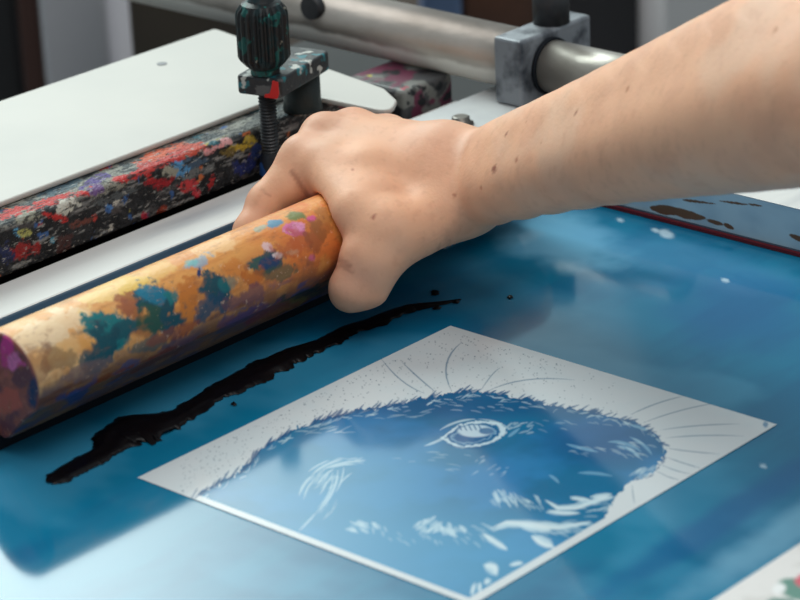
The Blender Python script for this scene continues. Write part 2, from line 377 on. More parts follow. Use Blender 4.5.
    # snout marks
    for p in (curve((608, 442), (625, 440), (642, 452)), curve((630, 437), (645, 443), (652, 455)), curve((616, 446), (630, 446), (640, 458)), curve((566, 444), (580, 448), (598, 452)), curve((578, 473), (595, 472), (612, 476)),
              curve((630, 425), (640, 427), (648, 430)), curve((549, 475), (555, 478), (559, 483)), curve((520, 428), (512, 434), (508, 437))): stroke(p, 1.5, (120, 170, 200), .7, ins)
    cluster(628, 447, 20, 9, 14, 25, 6, 12, .6, 1.2, .45); cluster(585, 450, 20, 4, 7, 15, 6, 12, .6, 1, .4); cluster(517, 430, 12, 7, 9, -25, 6, 11, .6, 1.2, .5); cluster(480, 405, 60, 6, 14, 5, 6, 14, .5, 1, .4)
    cluster(565, 425, 40, 6, 8, 15, 6, 12, .5, 1, .3); cluster(642, 478, 14, 7, 16, -35, 6, 12, .8, 1.8, .6); cluster(485, 470, 25, 12, 8, -30, 4, 8, .6, 1, .5); cluster(430, 460, 40, 12, 7, 5, 8, 16, .5, 1, .35); cluster(390, 415, 40, 4, 9, -8, 8, 18, .5, .9, .4); cluster(320, 432, 30, 5, 10, -12, 8, 16, .5, 1, .45)
    # ear
    for p, w_ in ((curve((338, 470), (337, 494), (316, 513)), 1.3), (curve((316, 513), (308, 522), (299, 531)), 1.0), (curve((333, 478), (332, 494), (318, 508)), .8), (curve((299, 496), (303, 482), (314, 475)), 1.3), (curve((304, 499), (306, 488), (313, 481)), .8),
                  (curve((312, 475), (324, 463), (342, 460)), 1.2), (curve((322, 470), (340, 461), (364, 461)), 1.1), (curve((330, 468), (342, 464), (354, 464)), .8), (curve((318, 484), (324, 474), (334, 469)), 1.0), (curve((323, 488), (328, 480), (335, 475)), .8), (curve((344, 466), (343, 480), (336, 492)), .8),
                  (curve((340, 484), (345, 477), (352, 473)), .7), (curve((308, 472), (318, 464), (330, 460)), .7), (curve((326, 482), (325, 488), (320, 494)), .7)): stroke(p, w_, pale, .65, ins)
    cluster(322, 482, 14, 9, 16, -48, 5, 10, .6, 1.0, .5); cluster(345, 462, 18, 4, 8, -10, 8, 14, .5, .9, .4); cluster(330, 505, 10, 10, 6, 125, 6, 10, .5, .8, .4)
    # eye: pale rings round a dark iris with a catchlight
    ex, ey = 473, 434.5
    q = np.hypot((U-ex)/32, (Vv-ey+(U-ex)*.13)/12.5)
    def fill(mask, col, amt): a = mask*amt; c[:] = c*(1-a[:, None])+lin(col)*a[:, None]
    qn = (fbm(np.stack([U/4, Vv/3, U*0], -1), 41, 3)-.5)*.22; q = q+qn+np.clip((U-ex+14)/-60, 0, .4)*np.abs(Vv-ey-3)/7; fill(ss(1.05, .99, q)*ss(.82, .90, q), (196, 216, 226), .9); fill(ss(.82, .78, q), (22, 92, 142), .9); fill(ss(.72, .68, q)*ss(.58, .63, q), (140, 184, 208), .55)
    q2 = np.hypot((U-475)/18, (Vv-431)/6.5); fill(ss(1.1, .8, q2), (196, 216, 226), .85)
    q3 = np.hypot((U-486)/7, (Vv-431)/3.2); fill(ss(1.2, .8, q3), (26, 96, 144), .85)
    for k in range(5): stroke([(458+k*5, 424), (462+k*5, 431)], .8, (26, 96, 144), .8)
    stroke(curve((424, 446), (438, 442), (446, 436)), 1.2, pale, .7); stroke(curve((440, 430), (455, 420), (476, 419)), 1.0, pale, .7); stroke(curve((478, 419), (500, 420), (510, 430)), .9, pale, .5)
    stroke(curve((446, 444), (470, 453), (500, 443)), .9, (20, 84, 130), .7)
    # white ground: speckle and whiskers
    out = ~ins
    for k in range(1100):
        t = R.random(); s = R.random()**1.2; x = 180+t*440; ytop = (478-.4856*(x-137)) if x < 450 else (326+.3028*(x-450)); y = ytop+5+s*55
        if R.random() < (1-.45*s) and not (x > 560 and R.random() < .7): stroke([(x, y), (x+R.uniform(.3, 1.6), y+R.uniform(-.4, .9))], R.uniform(.3, .8), (62, 92, 116), R.uniform(.3, .8), out)
    for p, w_ in ((curve((380, 357), (400, 385), (424, 393)), .7), (curve((402, 362), (420, 380), (437, 393)), .8), (curve((462, 342), (436, 362), (452, 392)), 1.0), (curve((486, 392), (520, 374), (575, 380)), .7),
                  (curve((480, 392), (492, 372), (500, 368)), .6), (curve((628, 416), (655, 402), (684, 396)), .7), (curve((640, 424), (680, 408), (722, 402)), .6), (curve((660, 430), (700, 424), (740, 424)), .6),
                  (curve((666, 438), (700, 434), (745, 436)), .6), (curve((666, 448), (690, 452), (720, 454)), .6), (curve((664, 456), (684, 464), (700, 468)), .6), (curve((660, 464), (676, 472), (692, 474)), .5), (curve((655, 470), (668, 478), (680, 480)), .5), (curve((632, 484), (633, 498), (635, 505)), .6)):
        stroke(p, w_*.85, (70, 110, 140), .7, out)
    stroke([(763, 425), (768, 424)], 3, (60, 120, 160), .8)
    idx = np.arange(nx*ny).reshape(nx, ny)
    F = np.stack([idx[:-1, :-1], idx[1:, :-1], idx[1:, 1:], idx[:-1, 1:]], -1).reshape(-1, 4)
    a = np.where(ins, .09, .13)[:, None]
    return P, F, np.concatenate([c, a], 1)
V, F, cc = stencil(); o = mesh_np('image_stencil', V, F, attr_mat('open_stencil', .18, spec=.42, rough_attr=True), scr, cc)
o['label'] = 'pale square image area with blue furry animal head, eye and whiskers'

# ------------------------------------------------------------------ ink bead
def ink():
    # centre line on the screen (picture columns/rows of the photograph turned into mesh points) and half width in metres
    pts = [(50, 484, 3), (58, 479, 8), (72, 470, 9), (86, 463, 9), (100, 456, 9), (110, 449, 10), (116, 441, 14), (128, 434, 18), (142, 429, 19), (156, 426, 17), (170, 421, 13), (182, 415, 10), (194, 407, 9.5), (206, 400, 10), (218, 393, 11), (230, 388, 13), (242, 381, 13), (256, 374, 13.5), (270, 367, 13),
           (284, 360, 13), (298, 354, 12.5), (312, 349, 11), (326, 344, 9), (334, 339, 9), (342, 334, 8), (356, 329, 8), (370, 325, 7.5), (384, 319, 7.5), (398, 313, 7), (412, 308, 5.5), (426, 306, 4.2), (440, 304, 3), (452, 302, 2.2), (461, 300, 1)]
    a = np.array(pts, float); s = np.linspace(0, len(a)-1, 520); k = np.arange(len(a))
    u, v, hw = (np.interp(s, k, a[:, i]) for i in range(3))
    c = np.array([at(p, q) for p, q in zip(u, v)]); t = np.gradient(c, axis=0); t /= np.linalg.norm(t, axis=1)[:, None]
    nrm = np.stack([-t[:, 1], t[:, 0], 0*t[:, 0]], 1); hw = hw*.00104*np.interp(u, [50, 105, 118, 165, 185, 300, 461], [.9, .9, 1., .95, .8, .76, .9])
    S = np.stack([s*1.1, 0*s, 0*s], 1); el_ = (fbm(S*1.3, 1, 4)-.5)*.8; er_ = (fbm(S*1.3, 2, 4)-.5)*1.0
    m = 13; V = []
    for i in range(len(s)):
        for j in range(m):
            q = -1+2*j/(m-1); off = hw[i]*q*(1+(el_[i] if q > 0 else er_[i])*abs(q)**8)
            h = min(hw[i]*.22, .0034)*(1-abs(q)**3)*(.75+.5*vnoise(np.array([[s[i]*.5, q*3.2, 0]]), 4)[0])
            V.append(c[i]+nrm[i]*off+np.array([0, 0, .0005+h]))
    idx = np.arange(len(V)).reshape(len(s), m)
    F = np.stack([idx[:-1, :-1], idx[1:, :-1], idx[1:, 1:], idx[:-1, 1:]], -1).reshape(-1, 4)
    return np.array(V), F
V, F = ink(); ib = mesh_np('ink_bead', V, F, M_ink, None, None, True)
tag(ib, 'thick wavy line of wet black ink along the front of the squeegee', 'ink')
def blot(u, v, ru, rv, seed):
    c = at(u, v); bm = bmesh.new(); R = random.Random(seed); n = 18; ctr = bm.verts.new((c[0], c[1], .0022)); ring = []
    for k in range(n):
        a = 2*math.pi*k/n; f = R.uniform(.7, 1.2); p = at(u+ru*f*math.cos(a), v+rv*f*math.sin(a)); ring.append(bm.verts.new((p[0], p[1], .0006)))
    for k in range(n): bm.faces.new((ctr, ring[k], ring[(k+1) % n]))
    return bm
for (u, v, ru, rv, s, lab) in ((435, 293.5, 4.5, 3, 1, 'small black ink splash above the far end of the ink line'), (510, 298, 3, 1.6, 2, 'tiny black ink speck in the blue right of the ink line'), (456, 303, 4, 1.6, 3, 'thin black ink flick trailing off the tip of the ink line'), (437, 309, 5, 1.6, 4, 'black ink fleck just below the far tip of the ink line'), (234, 405, 3, 1.5, 5, 'tiny black ink fleck below the middle of the ink line')):
    tag(obj('ink_fleck', blot(u, v, ru, rv, s), M_ink, None, True), lab, 'ink')

# ------------------------------------------------------------------ squeegee
sq = thing('squeegee', 'paint-stained wooden squeegee held on the blue screen', 'squeegee', (-.06, .04, 0))
HX0, HX1 = -.283, .140
def handle():
    cy, cz, r = .0226, .0455, .0256
    pts = []
    for k in range(61):
        a = math.radians(212 + (-22-212)*k/60)      # from near side over the top to the far side
        pts.append((cy+r*math.cos(a), cz+r*math.sin(a)))
    pts += [(.0465, .028), (.0455, .0130), (.0440, .0105), (.0285, .0085), (.0255, .0095), (.0215, .0130), (.0120, .0230)]
    # resample
    q = np.array(pts+[pts[0]]); d = np.r_[0, np.cumsum(np.linalg.norm(np.diff(q, axis=0), axis=1))]
    n = 190; s = np.linspace(0, d[-1], n, endpoint=False); yz = np.stack([np.interp(s, d, q[:, 0]), np.interp(s, d, q[:, 1])], 1)
    X = np.r_[HX0, HX0+.0006, np.linspace(HX0+.002, HX1-.002, 420), HX1-.0006, HX1]
    inset = np.ones(len(X)); inset[0] = .955; inset[1] = .985; inset[-1] = .955; inset[-2] = .985
    ctr = np.array([.0265, .038])
    V = np.array([[[x, *(ctr+(p-ctr)*k)] for p in yz] for x, k in zip(X, inset)]).reshape(-1, 3)
    nx = len(X); idx = np.arange(nx*n).reshape(nx, n); nxt = np.roll(idx, -1, axis=1)
    F = np.stack([idx[:-1], idx[1:], nxt[1:], nxt[:-1]], -1).reshape(-1, 4)
    # end caps built as shrinking rings
    VV = [V]; FF = [F]; base = len(V)
    for e, x in ((0, HX0), (nx-1, HX1)):
        prev = idx[e]
        for k in (.94, .88, .82, .76, .7, .64, .58, .52, .46, .4, .34, .28, .22, .16, .1, .04, .005):
            ring = np.array([[x, *(ctr+(p-ctr)*k)] for p in yz]); VV.append(ring); cur = np.arange(base, base+n); base += n
            a, b, c2, d2 = prev, np.roll(prev, -1), np.roll(cur, -1), cur
            FF.append(np.stack([a, b, c2, d2] if e == 0 else [d2, c2, b, a], -1)); prev = cur
    V = np.concatenate(VV); F = np.concatenate(FF)
    u = project(V); U, W = u[:, 0], u[:, 1]
    y, z = V[:, 1], V[:, 2]; ang = np.degrees(np.arctan2(z-cz, y-cy)) % 360     # 90 = top, 180 = near side
    grain = fbm(V*np.array([14, 260, 260]), 1, 4); n1 = fbm(V*90, 2, 5); n2 = fbm(V*220, 3, 4); n3 = fbm(V*np.array([40, 120, 120]), 4, 4)
    c = np.tile(lin((232, 158, 84)), (len(V), 1))
    c = mix(c, (206, 124, 60), ss(.4, .7, grain)*.7)
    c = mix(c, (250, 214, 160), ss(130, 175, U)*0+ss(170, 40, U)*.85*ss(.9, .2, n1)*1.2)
    c = mix(c, (240, 178, 96), ss(.35, .75, n3)*.35)
    c = mix(c, (222, 112, 52), ss(230, 300, U)*ss(.4, .6, n1)*.7)
    # grubby underside: stains, with its shade also painted in as darker brown
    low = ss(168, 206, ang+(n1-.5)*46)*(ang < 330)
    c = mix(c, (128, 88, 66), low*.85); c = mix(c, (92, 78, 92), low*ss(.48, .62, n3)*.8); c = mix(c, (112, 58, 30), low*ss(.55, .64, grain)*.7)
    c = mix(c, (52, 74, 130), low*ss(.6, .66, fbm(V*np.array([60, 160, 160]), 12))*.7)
    def splat(a, b_, ru, rv, rot, col, amt=1, nz=1.5, soft=.16):
        nonlocal c
        t = math.radians(rot); du, dv = U-a, W-b_; x_, y_ = du*math.cos(t)+dv*math.sin(t), -du*math.sin(t)+dv*math.cos(t)
        m = ss(1+soft, 1-soft, np.hypot(x_/(ru*1.12), y_/(rv*1.12))+(n1-.5)*nz*1.5+(n2-.5)*1.3)*amt; c = mix(c, col, m)
    teal, dteal, blue, pink, cream, orange, brown, plum = (12, 118, 122), (10, 74, 88), (24, 62, 108), (222, 120, 168), (250, 218, 176), (214, 122, 44), (120, 66, 44), (96, 58, 86)
    for a in ((60, 322, 26, 14, -22, cream, .8), (30, 338, 26, 10, -22, cream, .8), (110, 292, 30, 9, -22, (250, 208, 128), .8), (150, 276, 26, 9, -22, (238, 190, 110), .7), (210, 250, 24, 10, -22, (246, 196, 138), .8),
              (132, 288, 12, 8, -20, (232, 190, 80), .7), (128, 306, 13, 9, 30, (150, 70, 50), .8), (145, 325, 14, 14, 0, (176, 110, 60), .8), (188, 300, 13, 24, 10, (206, 120, 46), .9),
              (106, 335, 20, 24, 25, teal, 1), (100, 348, 14, 18, 10, dteal, .9), (88, 356, 8, 12, 0, dteal, .8), (122, 330, 12, 8, -20, dteal, .8),
              (163, 308, 17, 20, 0, dteal, 1), (158, 296, 12, 8, 20, (18, 120, 150), .9), (172, 296, 7, 8, 0, teal, .9), (152, 318, 10, 12, 0, (40, 84, 60), .7), (148, 344, 18, 6, -22, (30, 84, 92), .7),
              (216, 287, 17, 22, 14, dteal, 1), (210, 305, 14, 16, 0, (28, 72, 100), .9), (230, 282, 12, 9, 0, teal, .6), (200, 262, 14, 7, -20, (128, 170, 196), .75), (199, 273, 2, 6, 0, (20, 50, 100), 1), (192, 262, 8, 4, 0, (110, 190, 190), .7),
              (264, 262, 17, 8, -10, dteal, .95), (258, 264, 8, 9, 0, (52, 92, 84), .8), (270, 262, 7, 5, 0, blue, .9), (274, 224, 8, 4, -20, (60, 140, 176), .9), (260, 228, 8, 3, -20, (120, 180, 170), .6),
              (294, 230, 10, 7, 0, pink, 1), (300, 226, 5, 4, 0, (240, 160, 200), .8), (312, 218, 4, 3, 0, (220, 90, 150), .9), (296, 216, 8, 4, 0, (60, 120, 70), .8), (311, 258, 4, 5, 0, (206, 100, 140), .8), (266, 246, 5, 3, 30, (240, 200, 200), .9), (294, 252, 6, 3, 0, (236, 196, 150), .9), (278, 255, 4, 2, 0, (240, 220, 220), .8),
              (232, 268, 14, 12, 0, orange, .6), (252, 278, 10, 7, 0, (190, 96, 30), .7), (300, 246, 18, 12, 0, (190, 84, 50), .6), (316, 240, 10, 16, 0, (150, 80, 50), .7), (322, 226, 8, 14, 0, (160, 96, 50), .6),
              (284, 272, 16, 6, -20, (60, 84, 70), .7), (300, 296, 26, 5, -22, (36, 56, 58), .8), (285, 306, 24, 4, -24, (168, 140, 50), .5), (250, 296, 22, 9, -22, (110, 70, 90), .7), (240, 318, 30, 6, -22, (100, 66, 110), .6), (270, 312, 22, 4, -22, (150, 60, 60), .6),
              (80, 375, 30, 8, -22, (128, 100, 98), .7), (76, 393, 16, 6, -22, (50, 78, 140), .9), (180, 348, 18, 6, -22, (104, 76, 96), .7), (120, 372, 26, 4, -22, (140, 70, 36), .8), (160, 358, 24, 3, -24, (120, 56, 40), .8), (60, 360, 16, 10, -22, (120, 90, 60), .6), (55, 404, 10, 5, -22, (150, 90, 60), .8), (35, 372, 10, 20, 20, (150, 92, 60), .5),
              (168, 335, 24, 4, -22, (150, 66, 44), .6)): splat(*a)
    # end grain
    cap = (V[:, 0] < HX0+.0012)
    ce = np.tile(lin((146, 82, 70)), (len(V), 1)); ce = mix(ce, (110, 64, 70), ss(.45, .65, n1)); ce = mix(ce, (178, 104, 84), ss(.5, .7, n2)*.6)
    for a, b_, ru, rv, col in ((6, 350, 7, 20, (208, 64, 140)), (14, 362, 7, 9, (224, 120, 172)), (22, 368, 5, 6, (214, 84, 150)), (30, 340, 8, 10, (90, 60, 78)), (33, 392, 5, 18, (46, 54, 88)), (6, 404, 14, 14, (186, 92, 74)), (24, 376, 10, 10, (110, 66, 70))):
        ce = mix(ce, col, ss(1.15, .85, np.hypot((U-a)/ru, (W-b_)/rv)+(n1-.5)*1.5))
    c[cap] = ce[cap]
    return V, F, c
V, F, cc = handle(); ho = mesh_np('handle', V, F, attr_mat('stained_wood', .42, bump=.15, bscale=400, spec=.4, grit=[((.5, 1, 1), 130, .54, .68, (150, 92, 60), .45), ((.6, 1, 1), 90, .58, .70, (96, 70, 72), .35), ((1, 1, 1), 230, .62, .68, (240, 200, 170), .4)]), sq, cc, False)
ho['label'] = 'orange wood handle stained with teal, pink and brown paint'
for p in ho.data.polygons: p.use_smooth = abs(p.normal.x) < .3
obj('rubber_blade', prism([(0, 0), (1, 0), (1, 1), (0, 1)], 0, 1), M_rubber, sq)
bl = [o for o in bpy.data.objects if o.name == 'rubber_blade'][0]
def blade():
    XE = at(463, 252, .001)[0]; x0, x1 = HX0-.010, HX1+.012
    prof = [(x0, .0005), (XE, .0005), (XE+.006, .0062), (x1-.004, .0066), (x1, .0090), (x1, .0125), (x0, .0125)]
    bm = bmesh.new(); a = [bm.verts.new((x, .0335-(z-.0005)*.17, z)) for x, z in prof]; b = [bm.verts.new((x, .0425, z)) for x, z in prof]
    bm.faces.new(a); bm.faces.new(b); n = len(prof)
    for i in range(n): bm.faces.new((a[i], a[(i+1) % n], b[(i+1) % n], b[i]))
    bmesh.ops.recalc_face_normals(bm, faces=bm.faces); return bm
bm = blade(); bm.to_mesh(bl.data); bm.free(); bl['label'] = 'dark rubber blade'

# ------------------------------------------------------------------ painted rail
def rail():
    x0, x1, y0, y1, z0, z1, r = -.62, .150, .1635, .1965, FH+.0004, .061, .0045
    sec = [(y0, z0), (y0, z1-r)]
    for k in range(7): a = math.pi-k*math.pi/12; sec.append((y0+r+r*math.cos(a), z1-r+r*math.sin(a)))
    for k in range(7): a = math.pi/2-k*math.pi/12; sec.append((y1-r+r*math.cos(a), z1-r+r*math.sin(a)))
    sec += [(y1, z0)]
    q = np.array(sec+[sec[0]]); d = np.r_[0, np.cumsum(np.linalg.norm(np.diff(q, axis=0), axis=1))]; n = 120
    s = np.linspace(0, d[-1], n, endpoint=False); yz = np.stack([np.interp(s, d, q[:, 0]), np.interp(s, d, q[:, 1])], 1)
    X = np.arange(x0, x1, .00095); nx = len(X)
    V = np.stack([np.repeat(X, n), np.tile(yz[:, 0], nx), np.tile(yz[:, 1], nx)], 1)
    idx = np.arange(nx*n).reshape(nx, n); nxt = np.roll(idx, -1, axis=1); F = np.stack([idx[:-1], idx[1:], nxt[1:], nxt[:-1]], -1).reshape(-1, 4)
    cy, cz = (y0+y1)/2, (z0+z1)/2
    VV = [V]; FF = [F]; base = len(V)
    for e in (0, nx-1):
        prev = idx[e]
        for k in (.6, .2, .02):
            ring = np.stack([np.full(n, X[e]), cy+(yz[:, 0]-cy)*k, cz+(yz[:, 1]-cz)*k], 1); VV.append(ring); cur = np.arange(base, base+n); base += n
            l = [prev, np.roll(prev, -1), np.roll(cur, -1), cur]; FF.append(np.stack(l if e == 0 else l[::-1], -1)); prev = cur
    V = np.concatenate(VV); F = np.concatenate(FF)
    u = project(V); U, W = u[:, 0], u[:, 1]
    n1 = fbm(V*110, 2, 5); n2 = fbm(V*260, 3, 4); n3 = fbm(V*np.array([70, 200, 200]), 4, 5); n4 = fbm(V*60, 9, 4); scuf = fbm(V*np.array([60, 500, 500]), 14, 4)
    top = ss(z1-.004, z1-.001, V[:, 2])
    c = np.tile(lin((40, 40, 43)), (len(V), 1)); c = mix(c, (22, 22, 25), ss(.45, .6, n1)); c = mix(c, (150, 148, 146), ss(.57, .64, scuf)*.75*(1-top)); c = mix(c, (90, 84, 84), ss(.6, .66, n3)*.6)
    ct = np.tile(lin((104, 104, 99)), (len(V), 1)); ct = mix(ct, (62, 70, 74), ss(.48, .56, n1)); ct = mix(ct, (150, 148, 138), ss(.56, .62, n3)*.8); ct = mix(ct, (40, 42, 46), ss(.6, .66, n2)*.8)
    c = c*(1-top[:, None])+ct*top[:, None]
    for col, sc, sd, th in (((170, 40, 42), 75, 51, .72), ((60, 96, 150), 110, 52, .74), ((205, 200, 190), 120, 53, .72), ((120, 70, 110), 120, 54, .75), ((206, 110, 60), 110, 55, .75), ((30, 40, 90), 100, 56, .74), ((170, 160, 80), 160, 57, .77), ((46, 96, 108), 90, 58, .73)):
        c = mix(c, col, ss(th, th+.015, fbm(V*np.array([sc*.7, sc, sc]), sd, 4)-.035*(1-top)))
    def splat(a, b_, ru, rv, rot, col, amt=1, nz=1.5, soft=.1):
        nonlocal c
        t = math.radians(rot); du, dv = U-a, W-b_; x_, y_ = du*math.cos(t)+dv*math.sin(t), -du*math.sin(t)+dv*math.cos(t)
        c = mix(c, col, ss(1+soft, 1-soft, np.hypot(x_/ru, y_/rv)+(n1-.5)*nz*1.25+(n2-.5)*1.6)*amt)
    red, dred, wht, org, gry = (196, 46, 44), (158, 26, 34), (206, 202, 190), (206, 92, 58), (132, 132, 122)
    for a in ((20, 212, 26, 5, -18, red), (50, 202, 26, 5, -14, red), (86, 190, 16, 5, -20, red), (6, 216, 10, 4, -10, red), (66, 205, 12, 6, -20, wht), (30, 216, 14, 5, -15, (150, 148, 132)), (52, 216, 14, 3, 20, red), (100, 178, 24, 6, -22, gry), (60, 188, 20, 5, -22, (70, 92, 104)),
              (118, 182, 22, 7, -20, (138, 134, 122)), (140, 172, 18, 4, -20, red), (128, 178, 14, 4, -10, red), (170, 154, 28, 8, -16, org), (190, 150, 18, 6, -12, (190, 70, 50)), (160, 164, 26, 6, -18, (186, 52, 46)), (216, 148, 14, 3, -20, (226, 150, 150)), (226, 142, 6, 4, 0, (230, 170, 170)),
              (178, 169, 12, 6, -14, (92, 156, 206)), (166, 172, 10, 5, -10, (160, 156, 140)), (196, 162, 10, 5, 0, (70, 90, 110)), (156, 182, 13, 5, -6, dred), (148, 176, 7, 4, 20, red), (192, 186, 12, 5, -18, (204, 62, 66)), (185, 190, 5, 6, 0, (200, 60, 60)), (240, 147, 15, 5, -20, (200, 168, 60)), (250, 141, 8, 5, 0, (210, 180, 70)), (228, 152, 9, 4, 0, (120, 100, 50)), (246, 166, 12, 9, -10, (36, 46, 104)), (260, 150, 8, 8, 0, (40, 60, 120)),
              (27, 249, 16, 7, -14, (150, 36, 34)), (10, 252, 8, 6, 0, dred), (4, 250, 10, 9, 0, (34, 42, 82)), (16, 232, 5, 3, 40, (100, 170, 210)), (26, 233, 6, 3, 0, (180, 176, 100)), (52, 240, 3, 5, 0, (90, 170, 200)), (64, 246, 7, 12, -10, (74, 46, 44)), (97, 186, 8, 6, -20, (110, 80, 130)), (96, 180, 12, 5, -20, (78, 56, 130)), (94, 218, 3, 4, 0, (180, 60, 50)), (110, 207, 5, 2, 30, (80, 130, 190)), (144, 216, 3, 5, -20, (170, 40, 60)), (162, 210, 4, 5, 0, (150, 60, 40)), (196, 192, 5, 6, 0, (206, 60, 70)), (82, 222, 12, 3, -18, (110, 60, 50)), (120, 195, 24, 4, -22, (84, 88, 90)), (205, 170, 14, 4, -20, (110, 112, 112)),
              (340, 103, 22, 5, 10, (120, 100, 96)), (350, 108, 12, 4, 0, (140, 60, 70))): splat(*a)
    return V, F, c
V, F, cc = rail(); ro = mesh_np('clamp_rail', V, F, attr_mat('layered_dried_paint', .55, bump=.9, bscale=380, spec=.35, grit=[((.35, 1, 1), 330, .52, .60, (24, 24, 27), .85), ((.4, 1, 1), 420, .585, .64, (168, 164, 158), .7), ((1, 1, 1), 150, .60, .66, (70, 70, 70), .6)]), None, cc, True)
tag(ro, 'long black clamp rail crusted with red, white and blue dried paint', 'rail')

# ------------------------------------------------------------------ white board behind the rail
wb = thing('press_board', 'large clean white board behind the paint-crusted rail', 'board', (-.1, .28, -.004))
ZB = .0648
far = at(215, 28, ZB); t1, t2, t3, t4, t5 = (at(u, v, ZB) for u, v in ((318, 97), (391, 112), (397, 100), (384, 88), (317, 62)))
yb = .1872
bp = rounded([(-.55, yb), (t1[0]-.004, yb), t1, t2, t3, t4, far, (-.55, far[1]+.012)], [0, .004, .004, .008, .009, .012, .004, .004])
obj('board_panel', prism(bp, .0613, ZB), M_white, wb, bevel=.0012)
obj('board_underframe', bx(-.5, .12, .225, .30, -.004, .0612), M_dark, wb)
hs = at(162, 64, ZB); obj('screw_hole', lathe([(.0035, 0), (.0035, .0004)], (hs[0], hs[1], ZB), 20), mat('grey_screw', (128, 128, 132), .5), wb)

# ------------------------------------------------------------------ screw clamp
def paint_metal(name, base, specks, rough=.5, bump=.4):
    m = bpy.data.materials.new(name); nt, b = nodes(m); b.inputs['Roughness'].default_value = rough; b.inputs['Specular IOR Level'].default_value = .4
    tc = nt.nodes.new('ShaderNodeTexCoord'); prev = None
    for i, (col, sc, th) in enumerate(specks):
        mp = nt.nodes.new('ShaderNodeMapping'); mp.inputs['Location'].default_value = (i*3.1, i*1.7, i*.9); nt.links.new(tc.outputs['Object'], mp.inputs['Vector'])
        n = nt.nodes.new('ShaderNodeTexNoise'); n.inputs['Scale'].default_value = sc; n.inputs['Detail'].default_value = 5; nt.links.new(mp.outputs['Vector'], n.inputs['Vector'])
        r = nt.nodes.new('ShaderNodeValToRGB'); r.color_ramp.elements[0].position = th; r.color_ramp.elements[1].position = th+.03
        nt.links.new(n.outputs['Fac'], r.inputs['Fac']); mx = nt.nodes.new('ShaderNodeMixRGB')
        if prev is None: mx.inputs[1].default_value = l4(base)
        else: nt.links.new(prev, mx.inputs[1])
        mx.inputs[2].default_value = l4(col); nt.links.new(r.outputs['Color'], mx.inputs[0]); prev = mx.outputs[0]
    nt.links.new(prev, b.inputs['Base Color'])
    n2 = nt.nodes.new('ShaderNodeTexNoise'); n2.inputs['Scale'].default_value = 300; bp_ = nt.nodes.new('ShaderNodeBump'); bp_.inputs['Strength'].default_value = bump; bp_.inputs['Distance'].default_value = .001
    nt.links.new(tc.outputs['Object'], n2.inputs['Vector']); nt.links.new(n2.outputs['Fac'], bp_.inputs['Height']); nt.links.new(bp_.outputs['Normal'], b.inputs['Normal'])
    return m
M_knob = paint_metal('painted_knob', (26, 30, 32), [((18, 84, 80), 85, .56), ((14, 40, 44), 90, .55), ((120, 120, 110), 160, .68), ((34, 130, 122), 120, .68)])
M_arm = paint_metal('painted_iron', (42, 43, 46), [((90, 90, 90), 60, .56), ((30, 110, 120), 80, .58), ((190, 190, 184), 90, .61), ((120, 40, 60), 70, .66)])
M_post = paint_metal('dark_green_post', (34, 44, 44), [((60, 66, 64), 50, .55), ((110, 50, 40), 90, .68)])
M_foot = paint_metal('blue_black_foot', (24, 28, 36), [((40, 80, 140), 70, .54), ((90, 96, 104), 120, .62)])
M_thread = mat('dark_thread', (70, 70, 72), .4, metal=.6, vary=(40, 40, 42), scale=80)
fx, fy, _ = at(272, 176, FH); px_, py_, _ = at(303, 109, .061)
cl = thing('screw_clamp', 'iron screw clamp with ribbed green-black knob standing on the rail', 'clamp', (fx, fy, FH))
zb, zt = .086, .0985
obj('clamp_foot', lathe([(.0065, FH+.0005), (.0078, FH+.002), (.0074, FH+.010), (.0058, FH+.016), (.0042, FH+.018)], (fx, fy, 0), 28), M_foot, cl, True)
rod = []; h = FH+.016; k = 0
while h < zb+.001: rod.append((.0058 if k % 2 else .0048, h)); h += .0011; k += 1
rod.append((.0050, zt+.008))
obj('threaded_rod', lathe(rod, (fx, fy, 0), 24), M_thread, cl, False)
d = np.array([px_-fx, py_-fy]); L = np.linalg.norm(d); d /= L; nn = np.array([-d[1], d[0]]); hw = .0158
P0 = np.array([fx, fy])-d*.0095; P1 = np.array([px_, py_])+d*.0125
obj('clamp_arm', prism(rounded([P0-nn*hw, P1-nn*hw, P1+nn*hw, P0+nn*hw], [.003, .006, .006, .003]), zb, zt), M_arm, cl, bevel=.0016)
obj('clamp_post', lathe([(.0128, .0614), (.0126, .066), (.0120, .068), (.0120, zb-.0002)], (px_, py_, 0), 32), M_post, cl, True)
kz = zt
prof = [(.0092, kz+.0003), (.0092, kz+.0035), (.0120, kz+.0060), (.0155, kz+.0105), (.0160, kz+.012), (.0160, kz+.0385), (.0152, kz+.0415), (.0125, kz+.0455), (.0085, kz+.047), (.0070, kz+.0495), (.0068, kz+.075)]
kb = lathe(prof, (fx, fy, 0), 168, rfun=lambda a, h: (1+.055*math.tanh(3*math.cos(21*a))-.02) if kz+.0100 < h < kz+.042 else 1)
obj('ribbed_knob', kb, M_knob, cl, False, bevel=0)
rb = bmesh.new(); q0 = np.array([fx, fy])-d*.0113
